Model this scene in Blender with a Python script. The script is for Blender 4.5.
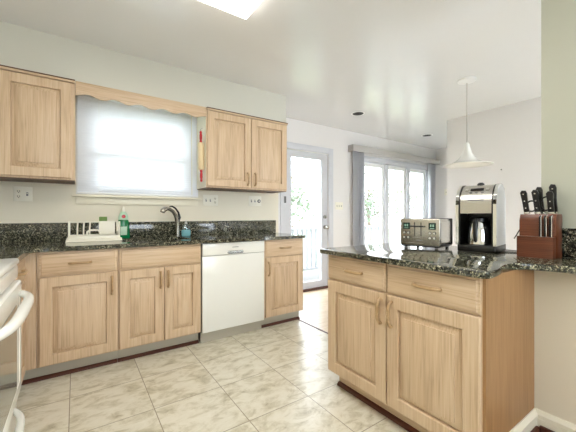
import bpy, bmesh, math, random
from mathutils import Vector, Matrix
random.seed(7)
for o in list(bpy.data.objects): bpy.data.objects.remove(o)
S = bpy.context.scene
COL = S.collection
PI = math.pi

# ------------------------------------------------------------------ camera, world, light, exposure
cam_d = bpy.data.cameras.new('camera'); cam = bpy.data.objects.new('camera', cam_d); COL.objects.link(cam)
cam_d.sensor_fit = 'HORIZONTAL'; cam_d.sensor_width = 36.0; cam_d.lens = 36.0 * 308.63 / 576
cam_d.shift_y = -1.31 / 576; cam_d.clip_start = 0.02
cam.location = (0, 0, 1.109); cam.rotation_euler = (PI / 2, 0, -0.60222)
S.camera = cam
W = bpy.data.worlds.new('sky'); S.world = W; W.use_nodes = True
W.node_tree.nodes['Background'].inputs['Color'].default_value = (0.90, 0.955, 1.04, 1)
W.node_tree.nodes['Background'].inputs['Strength'].default_value = 7.0
LAMP_STRENGTH = 6.0
BULB_STRENGTH = 6.0
S.view_settings.view_transform = 'Standard'; S.view_settings.look = 'None'
S.view_settings.gamma = 1; S.view_settings.use_curve_mapping = False
S.view_settings.exposure = 0.66

# ------------------------------------------------------------------ materials
def lin(c):
    r = []
    for v in c:
        v /= 255.0
        r.append(v / 12.92 if v <= 0.04045 else ((v + 0.055) / 1.055) ** 2.4)
    return (*r, 1)

def new_mat(name):
    m = bpy.data.materials.new(name); m.use_nodes = True
    return m, m.node_tree, m.node_tree.nodes['Principled BSDF']

def plain(name, rgb, rough=0.5, metal=0.0, spec=0.5, coat=0.0):
    m, t, b = new_mat(name)
    n = t.nodes.new('ShaderNodeTexNoise'); n.inputs['Scale'].default_value = 14
    r = t.nodes.new('ShaderNodeMapRange'); r.inputs['To Min'].default_value = max(0, rough - 0.03); r.inputs['To Max'].default_value = rough + 0.03
    t.links.new(n.outputs['Fac'], r.inputs['Value']); t.links.new(r.outputs['Result'], b.inputs['Roughness'])
    b.inputs['Base Color'].default_value = lin(rgb)
    b.inputs['Metallic'].default_value = metal
    b.inputs['Specular IOR Level'].default_value = spec
    b.inputs['Coat Weight'].default_value = coat
    return m

def ramp(t, stops):
    r = t.nodes.new('ShaderNodeValToRGB'); e = r.color_ramp.elements
    while len(e) < len(stops): e.new(0.5)
    for k, (p, c) in enumerate(stops): e[k].position = p; e[k].color = lin(c)
    return r

def wood(name, dark, mid, light, axis, rough=0.42):
    m, t, b = new_mat(name)
    tc = t.nodes.new('ShaderNodeTexCoord'); oi = t.nodes.new('ShaderNodeObjectInfo')
    off = t.nodes.new('ShaderNodeVectorMath'); off.operation = 'SCALE'; off.inputs[0].default_value = (3.1, 5.3, 7.7)
    t.links.new(oi.outputs['Random'], off.inputs['Scale'])
    add = t.nodes.new('ShaderNodeVectorMath'); t.links.new(tc.outputs['Object'], add.inputs[0]); t.links.new(off.outputs['Vector'], add.inputs[1])
    def mapped(across, along):
        mp = t.nodes.new('ShaderNodeMapping'); s = [across] * 3; s['xyz'.index(axis)] = along
        mp.inputs['Scale'].default_value = s; t.links.new(add.outputs['Vector'], mp.inputs['Vector']); return mp
    n1 = t.nodes.new('ShaderNodeTexNoise'); n1.inputs['Scale'].default_value = 1; n1.inputs['Detail'].default_value = 5; n1.inputs['Distortion'].default_value = 0.4
    t.links.new(mapped(150, 4.0).outputs['Vector'], n1.inputs['Vector'])
    n2 = t.nodes.new('ShaderNodeTexNoise'); n2.inputs['Scale'].default_value = 1; n2.inputs['Detail'].default_value = 3
    t.links.new(mapped(9, 0.9).outputs['Vector'], n2.inputs['Vector'])
    w = t.nodes.new('ShaderNodeMath'); w.operation = 'MULTIPLY'; w.inputs[1].default_value = 9
    t.links.new(n2.outputs['Fac'], w.inputs[0])
    fr = t.nodes.new('ShaderNodeMath'); fr.operation = 'PINGPONG'; fr.inputs[1].default_value = 1; t.links.new(w.outputs[0], fr.inputs[0])
    mx = t.nodes.new('ShaderNodeMath'); mx.operation = 'MULTIPLY_ADD'; mx.inputs[1].default_value = 0.17
    t.links.new(fr.outputs[0], mx.inputs[0])
    m2 = t.nodes.new('ShaderNodeMath'); m2.operation = 'MULTIPLY'; m2.inputs[1].default_value = 0.83; t.links.new(n1.outputs['Fac'], m2.inputs[0])
    t.links.new(m2.outputs[0], mx.inputs[2])
    r = ramp(t, [(0.25, dark), (0.46, mid), (0.72, light)]); t.links.new(mx.outputs[0], r.inputs['Fac'])
    t.links.new(r.outputs['Color'], b.inputs['Base Color'])
    b.inputs['Roughness'].default_value = rough
    bp = t.nodes.new('ShaderNodeBump'); bp.inputs['Strength'].default_value = 0.12; bp.inputs['Distance'].default_value = 0.002
    t.links.new(n1.outputs['Fac'], bp.inputs['Height']); t.links.new(bp.outputs['Normal'], b.inputs['Normal'])
    return m

def granite(name):
    m, t, b = new_mat(name)
    tc = t.nodes.new('ShaderNodeTexCoord')
    v = t.nodes.new('ShaderNodeTexVoronoi'); v.inputs['Scale'].default_value = 230; t.links.new(tc.outputs['Object'], v.inputs['Vector'])
    v2 = t.nodes.new('ShaderNodeTexVoronoi'); v2.inputs['Scale'].default_value = 120; t.links.new(tc.outputs['Object'], v2.inputs['Vector'])
    n = t.nodes.new('ShaderNodeTexNoise'); n.inputs['Scale'].default_value = 40; n.inputs['Detail'].default_value = 4; t.links.new(tc.outputs['Object'], n.inputs['Vector'])
    s1 = t.nodes.new('ShaderNodeSeparateColor'); t.links.new(v.outputs['Color'], s1.inputs[0])
    s2 = t.nodes.new('ShaderNodeSeparateColor'); t.links.new(v2.outputs['Color'], s2.inputs[0])
    a = t.nodes.new('ShaderNodeMath'); a.operation = 'MULTIPLY_ADD'; a.inputs[1].default_value = 0.45
    t.links.new(s1.outputs[0], a.inputs[0])
    c = t.nodes.new('ShaderNodeMath'); c.operation = 'MULTIPLY_ADD'; c.inputs[1].default_value = 0.35; t.links.new(s2.outputs[0], c.inputs[0])
    d = t.nodes.new('ShaderNodeMath'); d.operation = 'MULTIPLY'; d.inputs[1].default_value = 0.35; t.links.new(n.outputs['Fac'], d.inputs[0])
    t.links.new(d.outputs[0], c.inputs[2]); t.links.new(c.outputs[0], a.inputs[2])
    r = ramp(t, [(0.0, (14, 17, 16)), (0.46, (24, 29, 27)), (0.60, (58, 62, 52)), (0.74, (112, 108, 88)), (0.90, (190, 184, 158))])
    t.links.new(a.outputs[0], r.inputs['Fac']); t.links.new(r.outputs['Color'], b.inputs['Base Color'])
    b.inputs['Roughness'].default_value = 0.07; b.inputs['Specular IOR Level'].default_value = 0.6
    return m

def tile_floor(name, x0, y0, p):
    m, t, b = new_mat(name)
    tc = t.nodes.new('ShaderNodeTexCoord')
    mp = t.nodes.new('ShaderNodeMapping'); mp.inputs['Location'].default_value = (-x0 / p + 50, -y0 / p + 50, 0); mp.inputs['Scale'].default_value = (1 / p, 1 / p, 1)
    t.links.new(tc.outputs['Object'], mp.inputs['Vector'])
    fl = t.nodes.new('ShaderNodeVectorMath'); fl.operation = 'FLOOR'; t.links.new(mp.outputs['Vector'], fl.inputs[0])
    wn = t.nodes.new('ShaderNodeTexWhiteNoise'); wn.noise_dimensions = '2D'; t.links.new(fl.outputs['Vector'], wn.inputs['Vector'])
    sc = t.nodes.new('ShaderNodeVectorMath'); sc.operation = 'SCALE'; sc.inputs['Scale'].default_value = 30; t.links.new(wn.outputs['Color'], sc.inputs[0])
    ad = t.nodes.new('ShaderNodeVectorMath'); t.links.new(tc.outputs['Object'], ad.inputs[0]); t.links.new(sc.outputs['Vector'], ad.inputs[1])
    st = t.nodes.new('ShaderNodeMapping'); st.inputs['Rotation'].default_value = (0, 0, 0.75); st.inputs['Scale'].default_value = (8.5, 15, 4)
    t.links.new(ad.outputs['Vector'], st.inputs['Vector'])
    n = t.nodes.new('ShaderNodeTexNoise'); n.inputs['Scale'].default_value = 1.0; n.inputs['Detail'].default_value = 8; n.inputs['Roughness'].default_value = 0.68; n.inputs['Distortion'].default_value = 0.55
    t.links.new(st.outputs['Vector'], n.inputs['Vector'])
    r = ramp(t, [(0.26, (152, 141, 112)), (0.41, (200, 192, 168)), (0.53, (222, 216, 198)), (0.75, (232, 228, 214))])
    t.links.new(n.outputs['Fac'], r.inputs['Fac'])
    # grout
    frv = t.nodes.new('ShaderNodeVectorMath'); frv.operation = 'FRACTION'; t.links.new(mp.outputs['Vector'], frv.inputs[0])
    sp = t.nodes.new('ShaderNodeSeparateXYZ'); t.links.new(frv.outputs['Vector'], sp.inputs[0])
    def edge(sock):
        a = t.nodes.new('ShaderNodeMath'); a.operation = 'SUBTRACT'; a.inputs[1].default_value = 0.5; t.links.new(sock, a.inputs[0])
        c = t.nodes.new('ShaderNodeMath'); c.operation = 'ABSOLUTE'; t.links.new(a.outputs[0], c.inputs[0])
        g = t.nodes.new('ShaderNodeMath'); g.operation = 'GREATER_THAN'; g.inputs[1].default_value = 0.4945; t.links.new(c.outputs[0], g.inputs[0]); return g
    mxm = t.nodes.new('ShaderNodeMath'); mxm.operation = 'MAXIMUM'
    t.links.new(edge(sp.outputs['X']).outputs[0], mxm.inputs[0]); t.links.new(edge(sp.outputs['Y']).outputs[0], mxm.inputs[1])
    mix = t.nodes.new('ShaderNodeMix'); mix.data_type = 'RGBA'; t.links.new(mxm.outputs[0], mix.inputs['Factor'])
    t.links.new(r.outputs['Color'], mix.inputs[6]); mix.inputs[7].default_value = lin((150, 137, 114))
    t.links.new(mix.outputs[2], b.inputs['Base Color'])
    b.inputs['Roughness'].default_value = 0.28
    h = t.nodes.new('ShaderNodeMath'); h.operation = 'SUBTRACT'; t.links.new(n.outputs['Fac'], h.inputs[0]); t.links.new(mxm.outputs[0], h.inputs[1])
    bp = t.nodes.new('ShaderNodeBump'); bp.inputs['Strength'].default_value = 0.25; bp.inputs['Distance'].default_value = 0.003
    t.links.new(h.outputs[0], bp.inputs['Height']); t.links.new(bp.outputs['Normal'], b.inputs['Normal'])
    return m

def paint(name, rgb, rough=0.55, bump=0.05, bscale=6.0):
    m, t, b = new_mat(name)
    tc = t.nodes.new('ShaderNodeTexCoord')
    n = t.nodes.new('ShaderNodeTexNoise'); n.inputs['Scale'].default_value = bscale; n.inputs['Detail'].default_value = 4
    t.links.new(tc.outputs['Object'], n.inputs['Vector'])
    bp = t.nodes.new('ShaderNodeBump'); bp.inputs['Strength'].default_value = bump; bp.inputs['Distance'].default_value = 0.02
    t.links.new(n.outputs['Fac'], bp.inputs['Height']); t.links.new(bp.outputs['Normal'], b.inputs['Normal'])
    b.inputs['Base Color'].default_value = lin(rgb); b.inputs['Roughness'].default_value = rough
    return m

def steel(name, rgb, rough, axis='z'):
    m, t, b = new_mat(name)
    tc = t.nodes.new('ShaderNodeTexCoord'); mp = t.nodes.new('ShaderNodeMapping')
    s = [4, 4, 4]; s['xyz'.index(axis)] = 300; mp.inputs['Scale'].default_value = s
    t.links.new(tc.outputs['Object'], mp.inputs['Vector'])
    n = t.nodes.new('ShaderNodeTexNoise'); n.inputs['Scale'].default_value = 1; t.links.new(mp.outputs['Vector'], n.inputs['Vector'])
    r = t.nodes.new('ShaderNodeMapRange'); r.inputs['To Min'].default_value = rough - 0.06; r.inputs['To Max'].default_value = rough + 0.08
    t.links.new(n.outputs['Fac'], r.inputs['Value']); t.links.new(r.outputs['Result'], b.inputs['Roughness'])
    b.inputs['Base Color'].default_value = lin(rgb); b.inputs['Metallic'].default_value = 1
    return m

def glass(name, tint=(250, 252, 252), refl=0.08):
    m, t, b = new_mat(name); t.nodes.remove(b)
    tr = t.nodes.new('ShaderNodeBsdfTransparent'); tr.inputs['Color'].default_value = lin(tint)
    g = t.nodes.new('ShaderNodeBsdfGlossy'); g.inputs['Roughness'].default_value = 0.02
    mx = t.nodes.new('ShaderNodeMixShader'); mx.inputs['Fac'].default_value = refl
    t.links.new(tr.outputs[0], mx.inputs[1]); t.links.new(g.outputs[0], mx.inputs[2])
    t.links.new(mx.outputs[0], t.nodes['Material Output'].inputs['Surface'])
    return m

def translucent(name, rgb, amount=0.5):
    m, t, b = new_mat(name); t.nodes.remove(b)
    d = t.nodes.new('ShaderNodeBsdfDiffuse'); d.inputs['Color'].default_value = lin(rgb)
    tr = t.nodes.new('ShaderNodeBsdfTranslucent'); tr.inputs['Color'].default_value = lin(rgb)
    mx = t.nodes.new('ShaderNodeMixShader'); mx.inputs['Fac'].default_value = amount
    t.links.new(d.outputs[0], mx.inputs[1]); t.links.new(tr.outputs[0], mx.inputs[2])
    t.links.new(mx.outputs[0], t.nodes['Material Output'].inputs['Surface'])
    return m

def emit(name, rgb, strength):
    m, t, b = new_mat(name)
    b.inputs['Base Color'].default_value = lin(rgb); b.inputs['Emission Color'].default_value = lin(rgb); b.inputs['Emission Strength'].default_value = strength
    return m

OAK = dict(dark=(182, 152, 120), mid=(208, 180, 147), light=(219, 195, 164))
M = dict(
    oak_z=wood('oak_upright_grain', axis='z', **OAK), oak_x=wood('oak_level_grain', axis='x', **OAK),
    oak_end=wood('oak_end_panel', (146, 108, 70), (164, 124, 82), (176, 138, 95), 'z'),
    pull=wood('pull_wood', (152, 120, 82), (174, 142, 102), (192, 163, 124), 'x', 0.35),
    granite=granite('speckled_granite'), tile=tile_floor('stone_tile', -0.03, 1.885, 0.4),
    hallwood=wood('red_brown_floor', (96, 52, 34), (124, 70, 48), (146, 88, 62), 'y', 0.3), floorwood=wood('pale_wood_floor', (186, 158, 124), (216, 194, 164), (232, 214, 190), 'x', 0.3),
    wall=paint('cream_wall_paint', (235, 228, 209)), soffit=paint('pale_sage_paint', (210, 208, 196)),
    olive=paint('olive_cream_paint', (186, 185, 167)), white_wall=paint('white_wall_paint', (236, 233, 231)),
    ceiling=paint('ceiling_gloss_paint', (236, 236, 236), 0.21, 0.20, 1.8),
    beige=paint('beige_wall_paint', (226, 217, 197)), oak_shade=wood('shade_brown_oak', (74, 46, 28), (92, 60, 38), (110, 76, 50), 'x', 0.5), trim_grey=plain('grey_white_trim_paint', (212, 213, 218), 0.35), trim=plain('white_trim_paint', (240, 240, 238), 0.35), appliance=plain('white_enamel', (242, 242, 236), 0.22, 0, 0.5, 0.3),  # the dark oak is a shade colour for the wall cabinets' edges
    cream_plastic=plain('cream_plastic', (240, 234, 214), 0.4), white_plastic=plain('white_plastic', (245, 241, 226), 0.4),
    black=plain('black_plastic', (16, 16, 17), 0.3), dark=plain('dark_gap', (30, 24, 20), 0.7),
    rubber=plain('dark_rubber', (22, 22, 24), 0.6), brown=plain('dark_brown_moulding', (84, 42, 26), 0.45),
    toe=plain('grey_toe_board', (182, 176, 160), 0.6), grey=plain('grey_plastic', (120, 122, 124), 0.4),
    silver=steel('brushed_steel', (196, 194, 188), 0.24, 'z'), chrome=plain('bright_chrome', (225, 225, 222), 0.1, 1),
    nickel=plain('brushed_nickel', (168, 164, 156), 0.24, 1), brass=plain('aged_brass', (176, 138, 84), 0.3, 1),
    light_side=plain('pale_grey_side_panel', (200, 201, 200), 0.3), sinksteel=steel('sink_steel', (180, 182, 182), 0.28, 'x'),
    block=wood('red_brown_block_wood', (72, 36, 22), (100, 52, 31), (122, 68, 42), 'x', 0.3),
    red=plain('red_paint', (190, 28, 32), 0.3), maple=wood('maple', (206, 178, 130), (228, 204, 160), (238, 218, 178), 'z', 0.4),
    green=plain('green_soap', (10, 122, 70), 0.2), green_pale=plain('green_sponge', (110, 140, 76), 0.8), pale_green=plain('pale_green_label', (196, 226, 200), 0.4),
    aqua=plain('aqua_soap', (120, 178, 186), 0.15), clear=glass('clear_plastic', (226, 240, 240), 0.16), lcd=plain('lcd_screen', (36, 56, 50), 0.15), lcd_digit=plain('lcd_digit', (150, 190, 170), 0.3),
    glass=glass('window_glass'), ovenglass=plain('oven_glass', (150, 151, 140), 0.12, 0, 0.6, 0.2),
    slat=translucent('blind_slat', (244, 247, 252), 0.05), vane=translucent('grey_vane', (222, 223, 227), 0.4),
    valance_grey=plain('grey_valance_board', (188, 184, 180), 0.5), lens=emit('lamp_lens', (255, 250, 241), LAMP_STRENGTH),
    bulb=emit('bulb_glow', (255, 240, 214), BULB_STRENGTH), shade=plain('white_glass_shade', (240, 240, 236), 0.25),
    deck=plain('pale_deck_boards', (104, 103, 100), 0.7), rail=plain('white_rail_paint', (150, 152, 157), 0.6),
    leaf=translucent('spring_leaf', (132, 144, 124), 0.35), bark=plain('tree_bark', (120, 104, 88), 0.9),
    lawn=plain('pale_lawn', (128, 140, 108), 0.9), caulk=plain('grey_mark', (150, 150, 150), 0.5),
)

# ------------------------------------------------------------------ mesh helpers
class MB:
    def __init__(s): s.bm = bmesh.new()
    def _xf(s, vs, mat):
        if mat is not None: bmesh.ops.transform(s.bm, matrix=mat, verts=vs)
    def box(s, x0, x1, y0, y1, z0, z1, bev=0.0, seg=2, mat=None):
        r = bmesh.ops.create_cube(s.bm, size=1)
        vs = r['verts']
        bmesh.ops.transform(s.bm, matrix=Matrix.Translation(((x0 + x1) / 2, (y0 + y1) / 2, (z0 + z1) / 2)) @ Matrix.Diagonal((abs(x1 - x0), abs(y1 - y0), abs(z1 - z0), 1)), verts=vs)
        if bev:
            es = list({e for v in vs for e in v.link_edges})
            q = bmesh.ops.bevel(s.bm, geom=es, offset=bev, segments=seg, affect='EDGES', profile=0.5)
            vs = list({v for f in q['faces'] for v in f.verts} | {v for v in vs if v.is_valid})
        s._xf(vs, mat); return s
    def prism(s, poly, z0, z1, bev=0.0, seg=2, mat=None):
        b = [s.bm.verts.new((x, y, z0)) for x, y in poly]; t = [s.bm.verts.new((x, y, z1)) for x, y in poly]
        n = len(poly); fs = [s.bm.faces.new(b[::-1]), s.bm.faces.new(t)]
        for i in range(n): fs.append(s.bm.faces.new((b[i], b[(i + 1) % n], t[(i + 1) % n], t[i])))
        bmesh.ops.recalc_face_normals(s.bm, faces=fs)
        vs = b + t
        if bev:
            es = [e for e in fs[0].edges] + [e for e in fs[1].edges]
            q = bmesh.ops.bevel(s.bm, geom=es, offset=bev, segments=seg, affect='EDGES', profile=0.5)
            vs = list({v for f in q['faces'] for v in f.verts} | {v for v in vs if v.is_valid})
        s._xf(vs, mat); return s
    def side_prism(s, poly, x0, x1, mat=None, bev=0.0):     # polygon in (y, z), extruded along x
        m = Matrix(((0, 0, 1, 0), (1, 0, 0, 0), (0, 1, 0, 0), (0, 0, 0, 1)))
        return s.prism(poly, x0, x1, bev, 2, (mat @ m) if mat is not None else m)
    def front_prism(s, poly, y0, y1, bev=0.0):              # polygon in (x, z), extruded along y
        m = Matrix(((1, 0, 0, 0), (0, 0, 1, 0), (0, 1, 0, 0), (0, 0, 0, 1)))
        return s.prism(poly, y0, y1, bev, 2, m)
    def lathe(s, prof, c=(0, 0, 0), n=24, mat=None):
        rings = []
        for r, z in prof:
            if r < 1e-5: rings.append([s.bm.verts.new((c[0], c[1], c[2] + z))])
            else: rings.append([s.bm.verts.new((c[0] + r * math.cos(2 * PI * k / n), c[1] + r * math.sin(2 * PI * k / n), c[2] + z)) for k in range(n)])
        fs = []
        for a, b in zip(rings, rings[1:]):
            for k in range(n):
                q = []
                for v in (a[k % len(a)], a[(k + 1) % len(a)], b[(k + 1) % len(b)], b[k % len(b)]):
                    if v not in q: q.append(v)
                if len(q) > 2: fs.append(s.bm.faces.new(q))
        bmesh.ops.recalc_face_normals(s.bm, faces=fs)
        s._xf([v for r in rings for v in r], mat); return s
    def cyl(s, p, q, r, n=16, r2=None):
        p, q = Vector(p), Vector(q); d = q - p; L = d.length
        m = Matrix.Translation(p) @ d.to_track_quat('Z', 'Y').to_matrix().to_4x4()
        r2 = r if r2 is None else r2
        return s.lathe([(0, 0), (r, 0), (r2, L), (0, L)], n=n, mat=m)
    def tube(s, pts, r, n=10, flat=1.0):
        pts = [Vector(p) for p in pts]; rs = r if isinstance(r, (list, tuple)) else [r] * len(pts)
        rings = []; up = None
        for i, p in enumerate(pts):
            d = (pts[min(i + 1, len(pts) - 1)] - pts[max(i - 1, 0)]).normalized()
            if up is None: up = d.orthogonal().normalized()
            up = (up - d * up.dot(d)).normalized(); sd = d.cross(up)
            rings.append([s.bm.verts.new(p + (up * math.cos(2 * PI * k / n) + sd * math.sin(2 * PI * k / n) * flat) * rs[i]) for k in range(n)])
        fs = [s.bm.faces.new(rings[0][::-1]), s.bm.faces.new(rings[-1])]
        for a, b in zip(rings, rings[1:]):
            for k in range(n): fs.append(s.bm.faces.new((a[k], a[(k + 1) % n], b[(k + 1) % n], b[k])))
        bmesh.ops.recalc_face_normals(s.bm, faces=fs); return s
    def rings(s, x0, x1, z0, z1, prof, y_back):              # nested rectangles facing -y: prof = [(inset, y)]
        loops = []
        for ins, y in [(0, y_back)] + list(prof):
            loops.append([s.bm.verts.new(v) for v in ((x0 + ins, y, z0 + ins), (x1 - ins, y, z0 + ins), (x1 - ins, y, z1 - ins), (x0 + ins, y, z1 - ins))])
        fs = [s.bm.faces.new(loops[0]), s.bm.faces.new(loops[-1])]
        for a, b in zip(loops, loops[1:]):
            for k in range(4): fs.append(s.bm.faces.new((a[k], a[(k + 1) % 4], b[(k + 1) % 4], b[k])))
        bmesh.ops.recalc_face_normals(s.bm, faces=fs); return s
    def quad(s, *v):
        s.bm.faces.new([s.bm.verts.new(p) for p in v]); return s
    def build(s, name, mat, parent=None, loc=None, rz=None, label=None, kind=None, sharp=35):
        me = bpy.data.meshes.new(name); s.bm.to_mesh(me); s.bm.free()
        for p in me.polygons: p.use_smooth = True
        me.set_sharp_from_angle(angle=math.radians(sharp))
        o = bpy.data.objects.new(name, me); COL.objects.link(o)
        me.materials.append(M[mat] if isinstance(mat, str) else mat)
        if parent is not None: o.parent = parent
        if loc is not None: o.location = loc
        if rz is not None: o.rotation_euler = (0, 0, rz)
        if label: o['label'] = label
        if kind: o['kind'] = kind
        return o

def thing(name, label, cat, loc=(0, 0, 0), rz=0, group=None):
    o = bpy.data.objects.new(name, None); COL.objects.link(o); o.empty_display_size = 0.05
    o.location = loc; o.rotation_euler = (0, 0, rz); o['label'] = label; o['category'] = cat
    if group: o['group'] = group
    return o
def tag(o, label, cat, group=None):
    o['label'] = label; o['category'] = cat
    if group: o['group'] = group
    return o
def copy_tree(o, parent=None):
    c = o.copy(); COL.objects.link(c); c.parent = parent
    for ch in [x for x in bpy.data.objects if x.parent == o]: copy_tree(ch, c)
    return c
def struct(o): o['kind'] = 'structure'; return o

# ------------------------------------------------------------------ the setting
CZ = 2.449; YS = 3.19; YD = 3.52; XL = -0.87; YB = -1.6; XF = 4.35; XE = 6.12
SX, SY = 2.10, 0.607
def panel_with_holes(mb, u0, u1, z0, z1, holes, put):
    us = sorted({u0, u1, *[h[0] for h in holes], *[h[1] for h in holes]})
    for a, b in zip(us, us[1:]):
        zs = [(z0, z1)]
        for h in holes:
            if h[0] <= a + 1e-6 and h[1] >= b - 1e-6:
                zs = [(p, q) for lo, hi in zs for p, q in ((lo, min(hi, h[2])), (max(lo, h[3]), hi)) if q - p > 1e-6]
        for p, q in zs: put(mb, a, b, p, q)
struct(MB().box(XL - 0.1, 1.93, YB - 0.1, YS + 0.1, -0.1, 0).build('floor', 'tile'))
f = MB().box(1.945, XE + 0.1, YB - 0.1, YD + 0.1, -0.1, 0).build('floor_dining', 'floorwood'); struct(f)
struct(MB().box(1.33, 1.871, YB, 0.541, 0, 0.003).build('floor_hall', 'hallwood'))
struct(MB().box(1.93, 1.945, YB - 0.1, YS + 0.1, -0.1, 0.004).build('trim_1', 'brown'))
struct(MB().box(XL - 0.1, XE + 0.1, YB - 0.1, YD + 0.15, CZ, CZ + 0.1).build('ceiling', 'ceiling'))
WX0, WX1, WZ0, WZ1 = 0.07, 0.985, 1.285, 2.09
w = MB(); panel_with_holes(w, XL - 0.1, 2.05, 0, CZ, [(WX0, WX1, WZ0, WZ1)], lambda mb, a, b, p, q: mb.box(a, b, YS, YS + 0.12, p, q)); struct(w.build('wall_back', 'wall'))
struct(MB().box(1.95, 2.05, YS + 0.12, YD + 0.12, 0, CZ).build('wall_return', 'white_wall'))
DX0, DX1, DZ1 = 2.37, 3.165, 2.03
VX0, VX1, VZ0, VZ1 = 3.92, 5.82, 0.42, 2.02
w = MB(); panel_with_holes(w, 2.05, XE + 0.1, 0, CZ, [(DX0, DX1, 0, DZ1), (VX0, VX1, VZ0, VZ1)], lambda mb, a, b, p, q: mb.box(a, b, YD, YD + 0.12, p, q)); struct(w.build('wall_dining_back', 'white_wall'))
struct(MB().box(XL - 0.1, XL, YB - 0.1, YS, 0, CZ).build('wall_left', 'wall'))
w = MB(); panel_with_holes(w, XL, XF, 0, CZ, [(-0.2, 1.6, 0.95, 2.1), (2.6, 4.1, 0.4, 2.1)], lambda mb, a, b, p, q: mb.box(a, b, YB - 0.1, YB, p, q)); struct(w.build('wall_front', 'wall'))
for nm, (a, b, p, q) in (('window_added_3', (-0.2, 1.6, 0.95, 2.1)), ('window_added_4', (2.6, 4.1, 0.4, 2.1))):  # unseen windows added behind the camera to bring in fill daylight
    w = MB()
    for e, f_, g, h in ((a - 0.06, a + 0.04, p - 0.06, q + 0.06), (b - 0.04, b + 0.06, p - 0.06, q + 0.06), (a + 0.04, b - 0.04, q - 0.04, q + 0.06), (a + 0.04, b - 0.04, p - 0.06, p + 0.04), ((a + b) / 2 - 0.03, (a + b) / 2 + 0.03, p + 0.04, q - 0.04)): w.box(e, f_, YB - 0.07, YB + 0.015, g, h)
    o = struct(w.build(nm, 'trim')); MB().box(a + 0.04, b - 0.04, YB - 0.075, YB - 0.0705, p + 0.04, q - 0.04).build('pane', 'glass', o)
struct(MB().box(XE, XE + 0.1, 2.336, YD, 0, CZ).build('wall_dining_right', 'white_wall'))
struct(MB().box(XF, XE + 0.1, YB - 0.1, 2.336, 0, CZ).build('wall_dining_side', 'white_wall'))
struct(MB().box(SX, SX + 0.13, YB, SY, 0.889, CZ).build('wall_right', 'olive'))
struct(MB().box(1.871, SX + 0.13, YB, 0.58, 0, 0.859).build('wall_right_lower', 'beige'))
struct(MB().box(1.965, SX, 0.60, 1.47, 0, 0.859).build('wall_peninsula', 'white_wall'))
struct(MB().box(XL, 1.959, 2.885, YS, 2.136, CZ).build('wall_soffit', 'soffit'))
# baseboards (profiled)
def baseboard(name, p, q, h=0.09, t=0.016, mat='trim'):
    p, q = Vector(p), Vector(q); d = (q - p); L = d.length; ang = math.atan2(d.y, d.x)
    m = MB(); m.side_prism([(0, 0), (-t, 0), (-t, h - 0.039), (-t + 0.003, h - 0.036), (-t - 0.004, h - 0.033), (-t - 0.004, h - 0.017), (-0.008, h - 0.005), (-0.006, h), (0, h)], 0, L)
    return struct(m.build(name, mat, loc=(p.x, p.y, 0), rz=ang))
baseboard('baseboard_back', (2.055, YD, 0), (DX0 - 0.09, YD, 0)); baseboard('baseboard_dining', (DX1 + 0.09, YD, 0), (XE, YD, 0))
baseboard('baseboard_right', (1.871, 0.565, 0), (1.871, YB, 0), 0.155, 0.016, 'cream_plastic')
struct(MB().box(1.838, 1.8545, YB, 0.5405, 0.0035, 0.092, 0.005).build('trim_2', 'brown'))
# sink window: frame, sashes, meeting rail, glass, stool, apron
w = MB()
for a, b, p, q in ((WX0, WX0 + 0.035, WZ0, WZ1), (WX1 - 0.035, WX1, WZ0, WZ1), (WX0 + 0.035, WX1 - 0.035, WZ1 - 0.035, WZ1), (WX0 + 0.035, WX1 - 0.035, WZ0, WZ0 + 0.03)): w.box(a, b, YS + 0.005, YS + 0.11, p, q)
win = struct(w.build('window_1', 'trim'))
def sash(x0, x1, z0, z1, y, parent, t=0.045):
    m = MB()
    for a, b, p, q in ((x0, x0 + t, z0, z1), (x1 - t, x1, z0, z1), (x0 + t, x1 - t, z1 - t, z1), (x0 + t, x1 - t, z0, z0 + t)): m.box(a, b, y, y + 0.03, p, q)
    o = m.build('sash', 'trim', parent); MB().box(x0 + t, x1 - t, y + 0.012, y + 0.018, z0 + t, z1 - t).build('pane', 'glass', o)
sash(WX0 + 0.035, WX1 - 0.035, WZ0 + 0.03, 1.66, YS + 0.006, win); sash(WX0 + 0.035, WX1 - 0.035, 1.62, WZ1 - 0.035, YS + 0.04, win)
m = MB()
for a, b, p, q in ((0.0, WX0, WZ0, WZ1 + 0.04), (WX1, 1.05, WZ0, WZ1 + 0.04), (WX0, WX1, WZ1, WZ1 + 0.04)): m.box(a, b, YS - 0.014, YS - 0.0005, p, q, 0.002)
m.build('casing', 'trim', win)
MB().box(-0.03, 1.085, YS - 0.05, YS - 0.0005, 1.262, 1.284, 0.004).build('sill', 'cream_plastic', win)
MB().box(0.0, 1.05, YS - 0.016, YS - 0.0005, 1.20, 1.262, 0.003).build('apron', 'cream_plastic', win)
# patio door with one full pane
w = MB()
for a, b, p, q in ((DX0 - 0.085, DX0 + 0.0, 0, DZ1 + 0.085), (DX1, DX1 + 0.085, 0, DZ1 + 0.085), (DX0, DX1, DZ1, DZ1 + 0.085)): w.box(a, b, YD - 0.018, YD - 0.0005, p, q, 0.003)
door = struct(w.build('door_1', 'trim_grey'))
w = MB()
for a, b, p, q in ((DX0 + 0.005, DX0 + 0.12, 0.03, 2.02), (DX1 - 0.125, DX1 - 0.005, 0.03, 2.02), (DX0 + 0.12, DX1 - 0.125, 1.93, 2.02), (DX0 + 0.12, DX1 - 0.125, 0.03, 0.13)): w.box(a, b, YD + 0.02, YD + 0.06, p, q)
MBp = w.build('door_frame', 'trim_grey', door)
MB().box(DX0 + 0.12, DX1 - 0.125, YD + 0.037, YD + 0.043, 0.13, 1.93).build('pane', 'glass', MBp)
m = MB(); m.box(DX0, DX1, YD - 0.02, YD + 0.10, 0.001, 0.03, 0.004); m.build('threshold', 'brown', door)
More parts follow.
